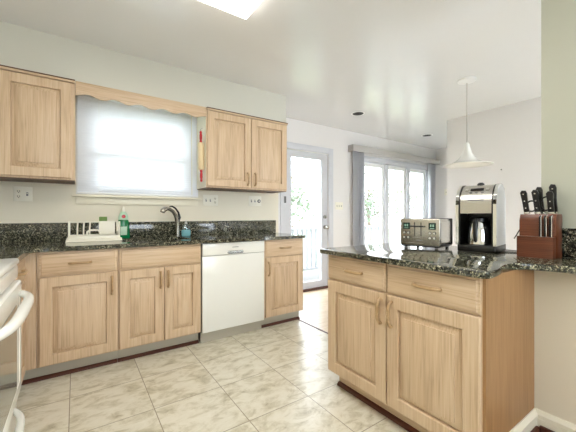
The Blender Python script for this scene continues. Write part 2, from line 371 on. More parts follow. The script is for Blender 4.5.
k = MB(); k.cyl((3.105, YD + 0.02, 0.92), (3.105, YD - 0.005, 0.92), 0.03); k.cyl((3.105, YD - 0.005, 0.92), (3.105, YD - 0.03, 0.92), 0.012); k.lathe([(0, 0), (0.018, 0.002), (0.029, 0.016), (0.026, 0.032), (0.012, 0.04), (0, 0.041)], n=18, mat=Matrix.Translation((3.105, YD - 0.025, 0.92)) @ Matrix.Rotation(PI / 2, 4, 'X'))
k.build('knob', 'nickel', door)
k = MB(); k.cyl((3.105, YD + 0.02, 1.075), (3.105, YD - 0.01, 1.075), 0.027); k.box(3.099, 3.111, YD - 0.028, YD - 0.01, 1.055, 1.095, 0.003); k.build('deadbolt', 'nickel', door)
k = MB(); k.cyl((DX0 - 0.005, YD - 0.024, 1.27), (DX0 - 0.005, YD - 0.024, 1.36), 0.007, 10); k.box(DX0 - 0.03, DX0 - 0.006, YD - 0.021, YD - 0.018, 1.27, 1.36); k.build('hinge', 'grey', door)
# dining window of three lights
w = MB()
for a, b, p, q in ((VX0 - 0.07, VX0, VZ0 - 0.07, VZ1 + 0.07), (VX1, VX1 + 0.07, VZ0 - 0.07, VZ1 + 0.07), (VX0, VX1, VZ1, VZ1 + 0.07), (VX0, VX1, VZ0 - 0.07, VZ0)): w.box(a, b, YD - 0.018, YD - 0.0005, p, q, 0.003)
win = struct(w.build('window_2', 'trim_grey'))
third = (VX1 - VX0) / 3
m = MB()
for k in range(4):
    x = VX0 + k * third; m.box(max(VX0, x - 0.04), min(VX1, x + 0.04), YD + 0.0, YD + 0.1, VZ0, VZ1)
m.box(VX0, VX1, YD, YD + 0.1, VZ1 - 0.03, VZ1); m.box(VX0, VX1, YD, YD + 0.1, VZ0, VZ0 + 0.03); m.build('window_frame', 'trim_grey', win)
for k in range(3): sash(VX0 + k * third + 0.04, VX0 + (k + 1) * third - 0.04, VZ0 + 0.03, VZ1 - 0.03, YD + 0.035, win, 0.06)
# ------------------------------------------------------------------ cabinets
def raised_door(parent, x0, x1, z0, z1, y=0.0, t=0.02, fr=0.068, hand=None, hz=None, mat='oak_z'):
    y1 = y - t
    d = MB(); d.rings(x0, x1, z0, z1, [(0, y1 + 0.004), (0.004, y1), (fr - 0.004, y1), (fr, y1 + 0.003), (fr + 0.001, y1 + 0.018), (fr + 0.02, y1 + 0.018)], y)
    do = d.build('door', mat, parent)
    i = fr + 0.0045
    p = MB(); p.rings(x0 + i, x1 - i, z0 + i, z1 - i, [(0, y1 + 0.015), (0.001, y1 + 0.0145), (0.027, y1 + 0.0045), (0.0275, y1 - 0.001), (0.029, y1 - 0.0015)], y1 + 0.0178)
    p.build('raised_panel', mat, do)
    if hand is not None: pull(do, hand, hz, y1, True)
    return do
def pull(parent, x, z, y, upright, L=0.125):
    pts, n = [], 12
    for k in range(n + 1):
        s_ = -1 + 2 * k / n
        dep = 0.022 * (1 - abs(s_) ** 5) + 0.006
        a = s_ * L / 2
        pts.append((x, y - dep, z + a) if upright else (x + a, y - dep, z))
    h = MB(); h.tube(pts, [0.0088] * (n + 1), 8, 1.0)
    for e in (-1, 1):
        a = e * L / 2
        c = (x, y, z + a) if upright else (x + a, y, z)
        h.cyl((c[0], c[1] + 0.001, c[2]), (c[0], c[1] - 0.012, c[2]), 0.009, 10)
    return h.build('handle', 'pull', parent)
def drawer(parent, x0, x1, z0, z1, hand=True, y=0.0, name='drawer'):
    d = MB(); d.rings(x0, x1, z0, z1, [(0, y - 0.012), (0.010, y - 0.013), (0.013, y - 0.019), (0.016, y - 0.02)], y)
    o = d.build(name, 'oak_x', parent)
    if hand: pull(o, (x0 + x1) / 2, (z0 + z1) / 2, y - 0.02, False)
    return o
def base_body(parent, w, top, depth=0.585, end_mat=None, shoe=True, x_toe0=0.0, x_toe1=None, toe='toe'):
    # front is y = 0; the case is open at the front behind the doors, with a face frame
    b = MB(); b.box(0, 0.018, 0.018, depth, 0.11, top); b.box(w - 0.018, w, 0.018, depth, 0.11, top)
    b.box(0.018, w - 0.018, 0.018, depth, 0.11, 0.128); b.box(0.018, w - 0.018, depth - 0.012, depth, 0.128, top)
    b.build('case', 'oak_z', parent)
    fr = MB(); fr.box(0, 0.03, 0, 0.018, 0.11, top); fr.box(w - 0.03, w, 0, 0.018, 0.11, top); fr.box(0.03, w - 0.03, 0, 0.018, 0.11, 0.14); fr.box(0.03, w - 0.03, 0, 0.018, 0.685, 0.72); fr.box(0.03, w - 0.03, 0, 0.018, top - 0.03, top)
    if w > 0.55: fr.box(w / 2 - 0.02, w / 2 + 0.02, 0, 0.018, 0.14, 0.685)
    fr.build('face_frame', 'oak_z', parent)
    x1 = w if x_toe1 is None else x_toe1
    MB().box(x_toe0, x1, 0.07, 0.085, 0.001, 0.1095).build('toe_board', toe, parent)
    if shoe: MB().side_prism([(0.0695, 0.001), (0.05, 0.001), (0.052, 0.014), (0.06, 0.022), (0.0695, 0.024)], x_toe0, x1).build('shoe_moulding', 'brown', parent)
ST = 0.867; PT = 0.859                                       # underside of the two worktops
YF = 2.58                                                    # face-frame plane of the sink run
c = thing('base_cabinet', 'oak base cabinet with one drawer and one door, below the dish rack', 'cabinet', (-0.21, YF, 0), 0)
base_body(c, 0.467, ST, x_toe0=-0.125); raised_door(c, 0.012, 0.459, 0.118, 0.696, hand=0.425, hz=0.60); drawer(c, 0.012, 0.459, 0.702, ST - 0.008)
c = thing('sink_cabinet', 'oak sink cabinet with wide false drawer front and two doors below the faucet', 'cabinet', (0.259, YF, 0), 0)
base_body(c, 0.616, ST); raised_door(c, 0.006, 0.315, 0.118, 0.696, hand=0.288, hz=0.60); raised_door(c, 0.320, 0.610, 0.118, 0.696, hand=0.346, hz=0.60); drawer(c, 0.006, 0.610, 0.702, ST - 0.008, False, name='false_drawer_front')
c = thing('base_cabinet', 'oak base cabinet with one drawer and one door, right of the dishwasher', 'cabinet', (1.496, YF, 0), 0)
base_body(c, 0.464, ST); raised_door(c, 0.008, 0.456, 0.118, 0.696, hand=0.035, hz=0.585); drawer(c, 0.008, 0.456, 0.702, ST - 0.008)
# left run, between stove and corner, faces +X
XC = -0.262
c = thing('base_cabinet', 'narrow oak base cabinet squeezed between the white stove and the corner', 'cabinet', (XC - 0.018, 2.005, 0), PI / 2)
base_body(c, 0.57, ST, 0.58); raised_door(c, 0.05, 0.52, 0.118, 0.696, hand=0.10, hz=0.60); drawer(c, 0.05, 0.52, 0.702, ST - 0.008)
MB().box(0.5755, 0.5925, -0.068, -0.002, 0.11, ST).build('corner_filler', 'oak_z', c)
# peninsula, faces -X
c = thing('peninsula_cabinet', 'oak peninsula base cabinet with two drawers over two doors, under the toaster', 'cabinet', (1.35, 1.492, 0), -PI / 2)
base_body(c, 0.912, PT, 0.60, x_toe0=0.02, x_toe1=0.89, toe='oak_x')
raised_door(c, 0.006, 0.4535, 0.118, 0.696, hand=0.422, hz=0.60); raised_door(c, 0.4605, 0.908, 0.118, 0.696, hand=0.490, hz=0.60)
drawer(c, 0.006, 0.452, 0.702, PT - 0.006); drawer(c, 0.460, 0.908, 0.702, PT - 0.006)
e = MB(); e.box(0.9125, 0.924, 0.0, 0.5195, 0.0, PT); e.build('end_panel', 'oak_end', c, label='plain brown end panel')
e = MB(); e.side_prism([(0, 0), (-0.016, 0), (-0.016, 0.116), (-0.013, 0.119), (-0.020, 0.122), (-0.020, 0.138), (-0.008, 0.150), (-0.006, 0.155), (0, 0.155)], 0, 0.495, mat=Matrix.Translation((0.9245, 0.022, 0)) @ Matrix.Rotation(PI / 2, 4, 'Z'))
e.build('base_moulding', 'cream_plastic', c, label='cream base moulding')
MB().box(0.941, 0.957, 0.03, 0.485, 0.0035, 0.092, 0.005).build('shoe_moulding', 'brown', c)
# uppers
def upper(label, x0, x1, doors, hands):
    c = thing('wall_cabinet', label, 'cabinet', (x0, 2.88, 1.372), 0)
    w = x1 - x0; H = 0.762
    b = MB(); b.box(0, w, 0.018, YS - 2.8805, 0.02, H); b.box(0, w, 0.018, 0.03, 0, 0.02); b.box(0, 0.014, 0.03, YS - 2.8805, 0, 0.02); b.box(w - 0.014, w, 0.03, YS - 2.8805, 0, 0.02)
    b.build('case', 'oak_z', c)
    fr = MB(); fr.box(0, w, 0, 0.018, 0, H); fr.build('face_frame', 'oak_z', c)
    for (a, b_), h in zip(doors, hands): raised_door(c, a - x0, b_ - x0, 0.012, H - 0.026, hand=None if h is None else h - x0, hz=0.105)
    if hands[1] is not None: MB().box(-0.003, -0.0002, 0.004, YS - 2.8805, 0.0, H).build('side_skin', 'cream_plastic', c, label='cream laminate side')
    MB().box(0.002, w - 0.002, 0.004, YS - 2.8805, -0.005, -0.0003).build('bottom_shade', 'oak_shade', c, label='underside sheet coloured dark as shade')  # thin dark sheet, imitates the shade below the cabinet
    MB().box(0, w, -0.030, -0.004, H - 0.005, H + 0.001).build('shadow_strip', 'oak_shade', c, label='dark strip painted as a shadow gap')  # shadow line between cabinet and soffit, put in as a dark strip
    t = MB(); t.box(0, w, -0.026, 0.0, H - 0.022, H - 0.0055, 0.003); t.build('top_moulding', 'oak_x', c)
    return c
upper('oak wall cabinet with two raised panel doors, right of the window', 1.03, 1.959, [(1.036, 1.501), (1.507, 1.953)], [1.462, 1.546])
upper('oak wall cabinet at upper left, left of the window', XL + 0.002, -0.005, [(-0.862, -0.452), (-0.442, -0.028)], [-0.50, None])
c = MB(); pts = [(-0.003, 2.132), (-0.003, 2.022)]
for k in range(61):
    x = 0.0 + 1.028 * k / 60; pts.append((x - 0.002, 2.034 - 0.011 * math.cos(2 * PI * 5.5 * k / 60 + 0.5) - 0.004 * (1 - abs(2 * k / 60 - 1))))
pts += [(1.026, 2.132)]
c.front_prism(pts[::-1], 2.862, 2.88, 0.001)
tag(c.build('valance_board', 'oak_x'), 'scalloped oak valance board above the blinded window', 'valance')
# dishwasher
c = thing('dishwasher', 'white built-in dishwasher between the oak base cabinets', 'dishwasher', (0.881, 2.565, 0))
DW = 0.610
MB().box(0.004, DW - 0.004, 0.0305, 0.56, 0.11, ST - 0.006).build('tub', 'grey', c)
MB().box(0.003, DW - 0.003, 0, 0.03, 0.100, 0.752, 0.004).build('door', 'appliance', c)
cp = MB().box(0.003, DW - 0.003, -0.004, 0.03, 0.755, ST - 0.006, 0.005).build('control_panel', 'appliance', c)
h = MB(); h.front_prism([(0.225, 0.768), (0.24, 0.761), (0.37, 0.761), (0.385, 0.768), (0.375, 0.781), (0.235, 0.781)], -0.0075, -0.0035); h.build('handle_recess', 'grey', cp)
h = MB(); h.side_prism([(-0.016, 0.770), (-0.0135, 0.784), (-0.006, 0.789), (-0.004, 0.782), (-0.011, 0.772)], 0.232, 0.378); h.build('handle', 'chrome', cp)
MB().box(0.275, 0.335, -0.0046, -0.0035, 0.815, 0.822).build('badge', 'caulk', cp)
MB().box(0.006, DW - 0.006, 0.05, 0.065, 0.003, 0.0975).build('kick_plate', 'toe', c)
# ------------------------------------------------------------------ stove
c = thing('stove', 'white freestanding stove cut off by the left edge of the photo', 'stove', (-0.262, 1.243, 0), PI / 2)
SWD = 0.755
MB().box(0, SWD, 0.012, 0.60, 0.06, 0.865).build('body', 'appliance', c)
MB().box(0.02, SWD - 0.02, 0.05, 0.58, 0.001, 0.06).build('base', 'dark', c)
t = MB(); t.box(0, SWD, -0.034, 0.60, 0.868, 0.898, 0.012, 3); ck = t.build('cooktop', 'appliance', c)
t = MB(); t.box(0.004, SWD - 0.004, -0.030, 0.012, 0.80, 0.866, 0.012, 3)
cp = t.build('front_rail', 'appliance', c)
for bx, by, br in ((0.19, 0.14, 0.095), (0.56, 0.14, 0.075), (0.19, 0.42, 0.075), (0.56, 0.42, 0.095)):
    g = MB(); g.lathe([(0, 0), (br * 0.34, 0), (br * 0.34, 0.012), (br * 0.28, 0.016), (0, 0.016)], (bx, by, 0.8985), 20)
    bo = g.build('burner', 'grey', c)
    g = MB()
    for k in range(4):
        a = PI / 4 + k * PI / 2
        g.tube([(bx + math.cos(a) * br * 0.25, by + math.sin(a) * br * 0.25, 0.924), (bx + math.cos(a) * br * 1.2, by + math.sin(a) * br * 1.2, 0.924), (bx + math.cos(a) * br * 1.3, by + math.sin(a) * br * 1.3, 0.9)], 0.006, 8)
    g.tube([(bx + math.cos(k * PI / 12) * br * 1.22, by + math.sin(k * PI / 12) * br * 1.22, 0.918) for k in range(25)], 0.005, 8)
    g.build('grate', 'light_side', bo)
d = MB(); d.rings(0.004, SWD - 0.004, 0.262, 0.79, [(0, -0.034), (0.006, -0.042), (0.05, -0.042), (0.054, -0.039)], 0.011); do = d.build('oven_door', 'appliance', c)
MB().box(0.06, SWD - 0.15, -0.0415, -0.0395, 0.315, 0.70).build('oven_window', 'ovenglass', do)
def bow_handle(parent, z, x0, x1, out, y, r, name='handle'):
    pts = []
    n = 24
    for k in range(n + 1):
        s_ = -1 + 2 * k / n
        pts.append(((x0 + x1) / 2 + s_ * (x1 - x0) / 2, y - out * (1 - abs(s_) ** 4.5) - 0.002, z))
    m = MB(); m.tube(pts, [r * (0.75 + 0.25 * math.sin(PI * k / n)) for k in range(n + 1)], 12, 1.0)
    return m.build(name, 'appliance', parent)
bow_handle(do, 0.728, 0.03, SWD - 0.03, 0.048, -0.040, 0.021)
d = MB(); d.box(0.004, SWD - 0.004, -0.026, 0.011, 0.075, 0.252, 0.008, 3); dr = d.build('lower_drawer', 'appliance', c)
bow_handle(dr, 0.20, 0.10, SWD - 0.10, 0.04, -0.024, 0.016)
b = MB(); b.box(0, SWD, 0.545, 0.60, 0.8985, 1.04, 0.01); bg = b.build('control_console', 'appliance', c)
for k in range(4):
    x = (0.08, 0.17, 0.58, 0.67)[k]
    MB().cyl((x, 0.5445, 0.97), (x, 0.515, 0.97), 0.022, 18, 0.018).build('knob', 'white_plastic', bg)
MB().box(0.28, 0.48, 0.541, 0.5445, 0.935, 1.005, 0.001).build('clock_panel', 'black', bg)
# ------------------------------------------------------------------ worktops, backsplashes, sink
ZT = 0.897
hx0, hx1, hy0, hy1 = 0.30, 0.84, 2.66, 3.04
m = MB()
m.box(XL + 0.001, -0.238, 2.003, YS - 0.001, ST, ZT)
for a, b, p, q in ((-0.238, hx0, 2.54, YS - 0.001), (hx1, 1.965, 2.54, YS - 0.001), (hx0, hx1, 2.54, hy0), (hx0, hx1, hy1, YS - 0.001)): m.box(a, b, p, q, ST, ZT)
m.prism([(-0.2385, 2.5405), (-0.2385, 2.50), (-0.225, 2.527), (-0.198, 2.5405)], ST, ZT)
tag(m.build('worktop', 'granite'), 'dark speckled granite worktop along the sink wall', 'worktop')
m = MB(); m.box(XL + 0.021, 2.0, YS - 0.021, YS - 0.001, ZT + 0.0005, ZT + 0.145, 0.002)
tag(m.build('backsplash', 'granite'), 'granite backsplash strip below the window on the sink wall', 'backsplash')
m = MB(); m.box(XL + 0.001, XL + 0.02, 2.003, YS - 0.022, ZT + 0.0005, ZT + 0.145, 0.002)
tag(m.build('backsplash', 'granite'), 'granite backsplash strip on the left wall in the corner', 'backsplash')
c = thing('sink', 'stainless undermount sink set in the granite worktop before the window', 'sink', ((hx0 + hx1) / 2, (hy0 + hy1) / 2, 0.69))
m = MB(); W2, D2 = (hx1 - hx0) / 2, (hy1 - hy0) / 2
m.box(-W2 - 0.006, -W2, -D2 - 0.006, D2 + 0.006, 0.0, 0.176); m.box(W2, W2 + 0.006, -D2 - 0.006, D2 + 0.006, 0.0, 0.176); m.box(-W2, W2, -D2 - 0.006, -D2, 0, 0.176); m.box(-W2, W2, D2, D2 + 0.006, 0, 0.176); m.box(-W2, W2, -D2, D2, 0, 0.006)
m.build('basin', 'sinksteel', c); MB().lathe([(0, 0.0065), (0.04, 0.0065), (0.042, 0.009), (0.03, 0.0075), (0, 0.007)], (0, 0.03, 0)).build('drain', 'chrome', c)
# peninsula top: straight run, then an S curve down to a narrow ledge on the wall
ZP = 0.889
poly = [(1.298, 1.54)]
poly = [(2.20, 1.54), (1.312, 1.54), (1.298, 1.526), (1.298, 0.585)]
def bez(a, b, c_, d, n):
    return [tuple(((1 - t) ** 3) * a[i] + 3 * t * (1 - t) ** 2 * b[i] + 3 * t * t * (1 - t) * c_[i] + t ** 3 * d[i] for i in (0, 1)) for t in [k / n for k in range(1, n + 1)]]
poly += bez((1.298, 0.585), (1.298, 0.545), (1.31, 0.537), (1.35, 0.540), 6)
poly += bez((1.35, 0.540), (1.46, 0.545), (1.53, 0.585), (1.61, 0.575), 8)
poly += bez((1.61, 0.575), (1.67, 0.562), (1.71, 0.50), (1.725, 0.40), 8)
poly += [(1.725, -0.55), (2.099, -0.55), (2.099, 0.609), (2.20, 0.609)]
m = MB(); m.prism(poly, PT + 0.0002, ZP, 0.006, 3)
tag(m.build('peninsula_worktop', 'granite'), 'speckled granite peninsula top with a curved end, under the coffee maker', 'worktop')
m = MB(); m.box(SX - 0.02, SX - 0.0005, -0.55, 0.60, ZP + 0.0005, ZP + 0.15, 0.002)
tag(m.build('backsplash', 'granite'), 'granite backsplash behind the knife block on the right wall', 'backsplash')

# ------------------------------------------------------------------ blinds
c = thing('window_blind', 'white closed mini blind over the sink window', 'blind', (0.525, YS - 0.036, 1.286))
m = MB(); n = 40; w2 = 0.5145
for k in range(n):
    z = 0.022 + k * 0.0205; a = math.radians(62)
    dy, dz = 0.0125 * math.cos(a), 0.0125 * math.sin(a)
    m.quad((-w2, -dy, z + dz), (w2, -dy, z + dz), (w2, 0.001, z + 0.001), (-w2, 0.001, z + 0.001)); m.quad((-w2, 0.001, z + 0.001), (w2, 0.001, z + 0.001), (w2, dy, z - dz), (-w2, dy, z - dz))
m.build('slats', 'slat', c)
MB().box(-w2, w2, -0.013, 0.013, 0.0, 0.013, 0.003).build('bottom_rail', 'trim', c)
MB().box(-w2, w2, -0.018, 0.018, 0.838, 0.848, 0.002).build('head_rail', 'trim', c)
for x in (-0.36, 0.0, 0.36): MB().box(x - 0.0012, x + 0.0012, -0.0150, -0.0138, 0.01, 0.835).build('ladder_cord', 'trim', c)
MB().cyl((0.44, -0.024, 0.83), (0.445, -0.022, 0.02), 0.004, 8).build('tilt_wand', 'white_plastic', c)
# vertical blind
c = thing('vertical_blind', 'grey vertical blind drawn open beside the dining window', 'blind', (3.58, 3.40, 0))
MB().box(0, 2.50, 0.0, 0.012, 2.11, 2.215, 0.002).build('valance', 'valance_grey', c)
MB().box(0, 0.012, 0.0125, 0.118, 2.11, 2.215).build('valance_end', 'valance_grey', c)
MB().box(0.02, 2.48, 0.05, 0.085, 2.15, 2.19).build('head_rail', 'trim', c)
random.seed(3)
for x0, cnt, st in ((0.07, 10, 0.026), (2.20, 9, 0.024)):
    for k in range(cnt):
        x = x0 + k * st; a = math.radians(60 + random.uniform(-9, 9)); dx, dy = 0.042 * math.cos(a), 0.042 * math.sin(a)
        v = MB(); q = []
        for j in range(5):
            s_ = -1 + j * 0.5; bow = 0.006 * (1 - s_ * s_); q.append((x + s_ * dx - bow * math.sin(a), 0.066 + s_ * dy + bow * math.cos(a)))
        for (p0, p1) in zip(q, q[1:]): v.quad((p0[0], p0[1], 0.30), (p1[0], p1[1], 0.30), (p1[0], p1[1], 2.148), (p0[0], p0[1], 2.148))
        v.build('vane', 'vane', c)

# ------------------------------------------------------------------ lamps
c = thing('ceiling_light', 'square-cornered flush white ceiling light above the kitchen floor', 'light', (0.622, 1.23, CZ))
MB().box(-0.30, 0.30, -0.60, 0.60, -0.03, -0.0005).build('pan', 'trim', c)
m = MB(); m.box(-0.306, 0.306, -0.608, 0.608, -0.052, -0.0305, 0.008, 3); m.build('lens', 'lens', c)
PXY = (3.207, 1.522)
c = thing('pendant_lamp', 'white trumpet-shaped pendant lamp hanging in the dining area', 'light', (*PXY, CZ))
MB().lathe([(0, -0.0005), (0.085, -0.0005), (0.083, -0.012), (0.03, -0.028), (0, -0.03)], n=28).build('canopy', 'trim', c)
MB().cyl((0, 0, -0.03), (0, 0, -0.64), 0.005, 10).build('rod', 'valance_grey', c)
prof = [(0.014, -0.625), (0.022, -0.64), (0.030, -0.68), (0.045, -0.73), (0.07, -0.775), (0.11, -0.81), (0.165, -0.833), (0.222, -0.845)]
MB().lathe([(0.0, -0.622)] + prof + [(0.222, -0.849)] + [(r - 0.006 if r > 0.02 else r - 0.006, z - 0.005) for r, z in prof[::-1]], n=40).build('lamp_shade', 'shade', c)
MB().lathe([(0, -0.75), (0.018, -0.752), (0.028, -0.772), (0.024, -0.795), (0, -0.806)], n=16).build('bulb', 'bulb', c)
for k, (x, y) in enumerate(((3.079, 2.843), (4.884, 2.964))):
    lab = ('recessed ceiling downlight with white trim, nearer the patio door', 'recessed ceiling downlight near the dining window, beyond the other')[k]
    c = thing('recessed_light', lab, 'light', (x, y, CZ), 0, 'recessed dining downlights')
    MB().lathe([(0.072, -0.0005), (0.09, -0.0005), (0.09, -0.002), (0.072, -0.004), (0.072, -0.0005)], n=28).build('trim_ring', 'trim', c)
    MB().lathe([(0, -0.0008), (0.0715, -0.0008), (0.071, -0.0045), (0, -0.0045)], n=24).build('baffle', 'rubber', c)
    MB().lathe([(0, -0.0047), (0.03, -0.0047), (0.025, -0.007), (0, -0.008)], n=18, c=(0.0, 0.012, 0)).build('eyeball', 'dark', c)

# ------------------------------------------------------------------ wall plates
def plate(label, cat, loc, rz, w, h, items, name):
    c = thing(name, label, cat, loc, rz)
    MB().box(-w / 2, w / 2, -0.006, -0.0005, -h / 2, h / 2, 0.002).build('cover_plate', 'white_plastic', c)
    for kind, x in items:
        if kind == 'duplex':
            for z in (-0.02, 0.02):
                r = MB(); r.lathe([(0, 0), (0.0155, 0), (0.0155, 0.002), (0, 0.002)], n=20, mat=Matrix.Translation((x, -0.0065, z)) @ Matrix.Rotation(PI / 2, 4, 'X')); ro = r.build('receptacle', 'cream_plastic', c)
                s_ = MB(); s_.box(x - 0.0075, x - 0.0045, -0.0095, -0.0086, z - 0.003, z + 0.007); s_.box(x + 0.0045, x + 0.0075, -0.0095, -0.0086, z - 0.003, z + 0.007); s_.cyl((x, -0.0086, z - 0.009), (x, -0.0095, z - 0.009), 0.003, 8); s_.build('slots', 'black', ro)
        elif kind == 'toggle':
            MB().box(x - 0.006, x + 0.006, -0.0075, -0.0062, -0.014, 0.014).build('toggle_slot', 'grey', c)
            MB().box(x - 0.004, x + 0.004, -0.020, -0.0076, 0.0, 0.009, 0.002).build('toggle', 'cream_plastic', c)
        else:
            MB().cyl((x, -0.0062, 0), (x, -0.012, 0), 0.019, 20).build('dial', 'black', c); MB().cyl((x, -0.0122, 0), (x, -0.016, 0), 0.010, 16).build('dial_cap', 'white_plastic', c)
    return c
plate('cream wall plate with outlet and switch under the left wall cabinet', 'outlet', (-0.343, YS, 1.272), 0, 0.115, 0.115, [('duplex', -0.026), ('toggle', 0.026)], 'wall_outlet')
plate('wide cream wall plate with two switches and outlet just right of window', 'outlet', (1.187, YS, 1.262), 0, 0.165, 0.115, [('toggle', -0.05), ('toggle', -0.004), ('duplex', 0.048)], 'wall_outlet')
plate('cream wall plate with two switches and a round dial, right end of backsplash', 'switch', (1.725, YS, 1.268), 0, 0.165, 0.115, [('toggle', -0.05), ('toggle', -0.004), ('dial', 0.048)], 'wall_switch')
plate('triple switch plate between the patio door and the dining window', 'switch', (3.385, YD, 1.245), 0, 0.16, 0.115, [('toggle', -0.046), ('toggle', 0), ('toggle', 0.046)], 'wall_switch')
plate('small switch plate on the far dining wall beside the grey blind', 'switch', (XE, 3.30, 1.56), -PI / 2, 0.075, 0.12, [('toggle', 0)], 'wall_switch')
m = MB(); m.cyl((XF - 0.0003, 1.649, 1.663), (XF - 0.02, 1.649, 1.667), 0.004, 8); m.cyl((XF - 0.02, 1.649, 1.667), (XF - 0.022, 1.649, 1.667), 0.008, 10)
tag(m.build('picture_nail', 'grey'), 'lone nail in the bare white dining wall', 'nail')

# ------------------------------------------------------------------ faucet and sink-side things
c = thing('faucet', 'brushed nickel pull-down faucet arching over the sink', 'faucet', (0.815, 3.085, ZT))
MB().lathe([(0, 0.0005), (0.03, 0.0005), (0.03, 0.006), (0.024, 0.012), (0, 0.012)], n=20).build('base_ring', 'nickel', c)
pts = [(0, 0, 0.01), (0, 0, 0.10), (-0.004, -0.002, 0.15), (-0.018, -0.008, 0.20), (-0.045, -0.02, 0.240), (-0.078, -0.034, 0.262), (-0.105, -0.046, 0.268)]
MB().tube(pts, [0.021, 0.019, 0.018, 0.017, 0.016, 0.015, 0.015], 14).build('spout', 'nickel', c)
pts = [(-0.105, -0.046, 0.268), (-0.128, -0.055, 0.264), (-0.148, -0.064, 0.250), (-0.155, -0.067, 0.236)]
MB().tube(pts, [0.018, 0.022, 0.024, 0.022], 14).build('spray_head', 'nickel', c)
pts = [(0.004, 0.0, 0.148), (0.022, 0.004, 0.185), (0.010, 0.004, 0.235), (-0.02, -0.002, 0.275), (-0.052, -0.012, 0.292), (-0.078, -0.02, 0.290)]
MB().tube(pts, [0.016, 0.013, 0.009, 0.008, 0.007, 0.005], 10).build('lever', 'black', c)
def bottle(name, label, loc, body_mat, prof, parts):
    c = thing(name, label, 'bottle', loc)
    MB().lathe(prof, n=24, mat=Matrix.Diagonal((1.3, 0.7, 1, 1))).build('body', body_mat, c)
    for pn, pm, pp, sc in parts: MB().lathe(pp, n=24, mat=Matrix.Diagonal((1.3 if sc < 1 else 1, sc, 1, 1))).build(pn, pm, c)
bottle('soap_bottle', 'green dish soap bottle standing right of the dish rack', (0.352, 3.125, ZT + 0.0005), 'green',
       [(0, 0), (0.036, 0), (0.041, 0.006), (0.041, 0.05), (0.036, 0.085), (0.039, 0.13), (0.030, 0.165), (0, 0.166)],
       [('shoulder', 'pale_green', [(0, 0.1665), (0.031, 0.1665), (0.031, 0.19), (0.022, 0.222), (0.013, 0.238), (0, 0.239)], 0.62), ('cap', 'white_plastic', [(0, 0.2395), (0.0145, 0.2395), (0.0145, 0.255), (0.009, 0.27), (0.006, 0.287), (0, 0.288)], 1)])
so = [o for o in bpy.data.objects if o.name == 'soap_bottle'][0]
MB().box(-0.026, 0.026, -0.0305, -0.0285, 0.03, 0.105, 0.0008).build('label', 'pale_green', so); MB().lathe([(0, 0), (0.016, 0), (0.016, 0.0015), (0, 0.0015)], n=20, mat=Matrix.Translation((0, -0.0195, 0.195)) @ Matrix.Rotation(PI / 2, 4, 'X')).build('badge', 'red', so)
bottle('soap_bottle', 'small clear bottle of blue soap right of the faucet', (0.905, 3.11, ZT + 0.0005), 'aqua',
       [(0, 0), (0.030, 0), (0.034, 0.006), (0.035, 0.05), (0.030, 0.062), (0, 0.063)],
       [('shoulder', 'clear', [(0, 0.0635), (0.031, 0.0635), (0.036, 0.09), (0.024, 0.112), (0.012, 0.118), (0, 0.118)], 0.62), ('cap', 'light_side', [(0, 0.1185), (0.013, 0.1185), (0.012, 0.138), (0.005, 0.142), (0.005, 0.152), (0, 0.152)], 1)])
# dish rack
c = thing('dish_rack', 'white plastic dish rack on a tray, on the worktop left of the soap', 'dish rack', (0.125, 2.99, ZT + 0.0005))
t = MB(); t.rings(-0.19, 0.19, -0.135, 0.135, [(0, 0.0), (0.004, 0.022), (0.02, 0.022), (0.03, 0.008)], 0.0)
for v in t.bm.verts: v.co = Vector((v.co.x, v.co.z, v.co.y + 0.001))
t.box(-0.16, 0.16, -0.11, 0.11, 0.0, 0.004)
t.build('drip_tray', 'cream_plastic', c)
r = MB()
for y in (-0.115, 0.115): r.box(-0.175, 0.175, y - 0.004, y + 0.004, 0.0235, 0.046, 0.002)
for x in (-0.17, 0.17): r.box(x - 0.005, x + 0.005, -0.115, 0.115, 0.0235, 0.046, 0.002)
for k in range(14): r.box(-0.16 + k * 0.0245, -0.156 + k * 0.0245, -0.111, 0.111, 0.0235, 0.030)
r.build('rack_floor', 'white_plastic', c)
for x in (-0.172, 0.168):
    e = MB(); e.side_prism([(-0.09, 0.0465), (0.09, 0.0465), (0.105, 0.148), (0.085, 0.158), (0.07, 0.150), (0.055, 0.075), (-0.055, 0.075), (-0.07, 0.150), (-0.085, 0.158), (-0.105, 0.148)][::-1], x - 0.003, x + 0.010, bev=0.001); e.build('end_loop', 'white_plastic', c)
for x in (-0.115, -0.072, -0.030):
    e = MB(); e.tube([(x, 0.075, 0.030), (x, 0.078, 0.10), (x + 0.003, 0.078, 0.145)], 0.006, 8); e.build('plate_prong', 'white_plastic', c)
e = MB(); e.tube([(-0.17, 0.078, 0.15), (0.05, 0.078, 0.15)], 0.005, 8); e.build('top_wire', 'white_plastic', c)
e = MB(); e.tube([(-0.055, -0.075, 0.030), (-0.05, -0.075, 0.075), (-0.035, -0.075, 0.088), (0.02, -0.075, 0.088), (0.035, -0.075, 0.075), (0.04, -0.075, 0.030)], 0.008, 8); e.build('cup_loop', 'white_plastic', c)
cb = MB(); cb.box(0.035, 0.15, 0.02, 0.026, 0.056, 0.158); cb.box(0.035, 0.15, 0.064, 0.07, 0.056, 0.158); cb.box(0.035, 0.041, 0.026, 0.064, 0.056, 0.158); cb.box(0.144, 0.15, 0.026, 0.064, 0.056, 0.158); cb.box(0.09, 0.094, 0.026, 0.064, 0.056, 0.155); cb.box(0.035, 0.15, 0.02, 0.07, 0.051, 0.056)
cb.build('cutlery_box', 'white_plastic', c)
m = MB(); m.box(-0.04, 0.04, -0.012, 0.012, 0, 0.078, 0.004)
tag(m.build('sponge', 'green_pale', loc=(0.168 + 0.022, 3.033, ZT + 0.117)), 'green sponge sticking up out of the dish rack', 'sponge')
bpy.data.objects['sponge'].location.x = 0.125 + 0.0655 - 0.0005; bpy.data.objects['sponge'].scale = (0.72, 1, 1)

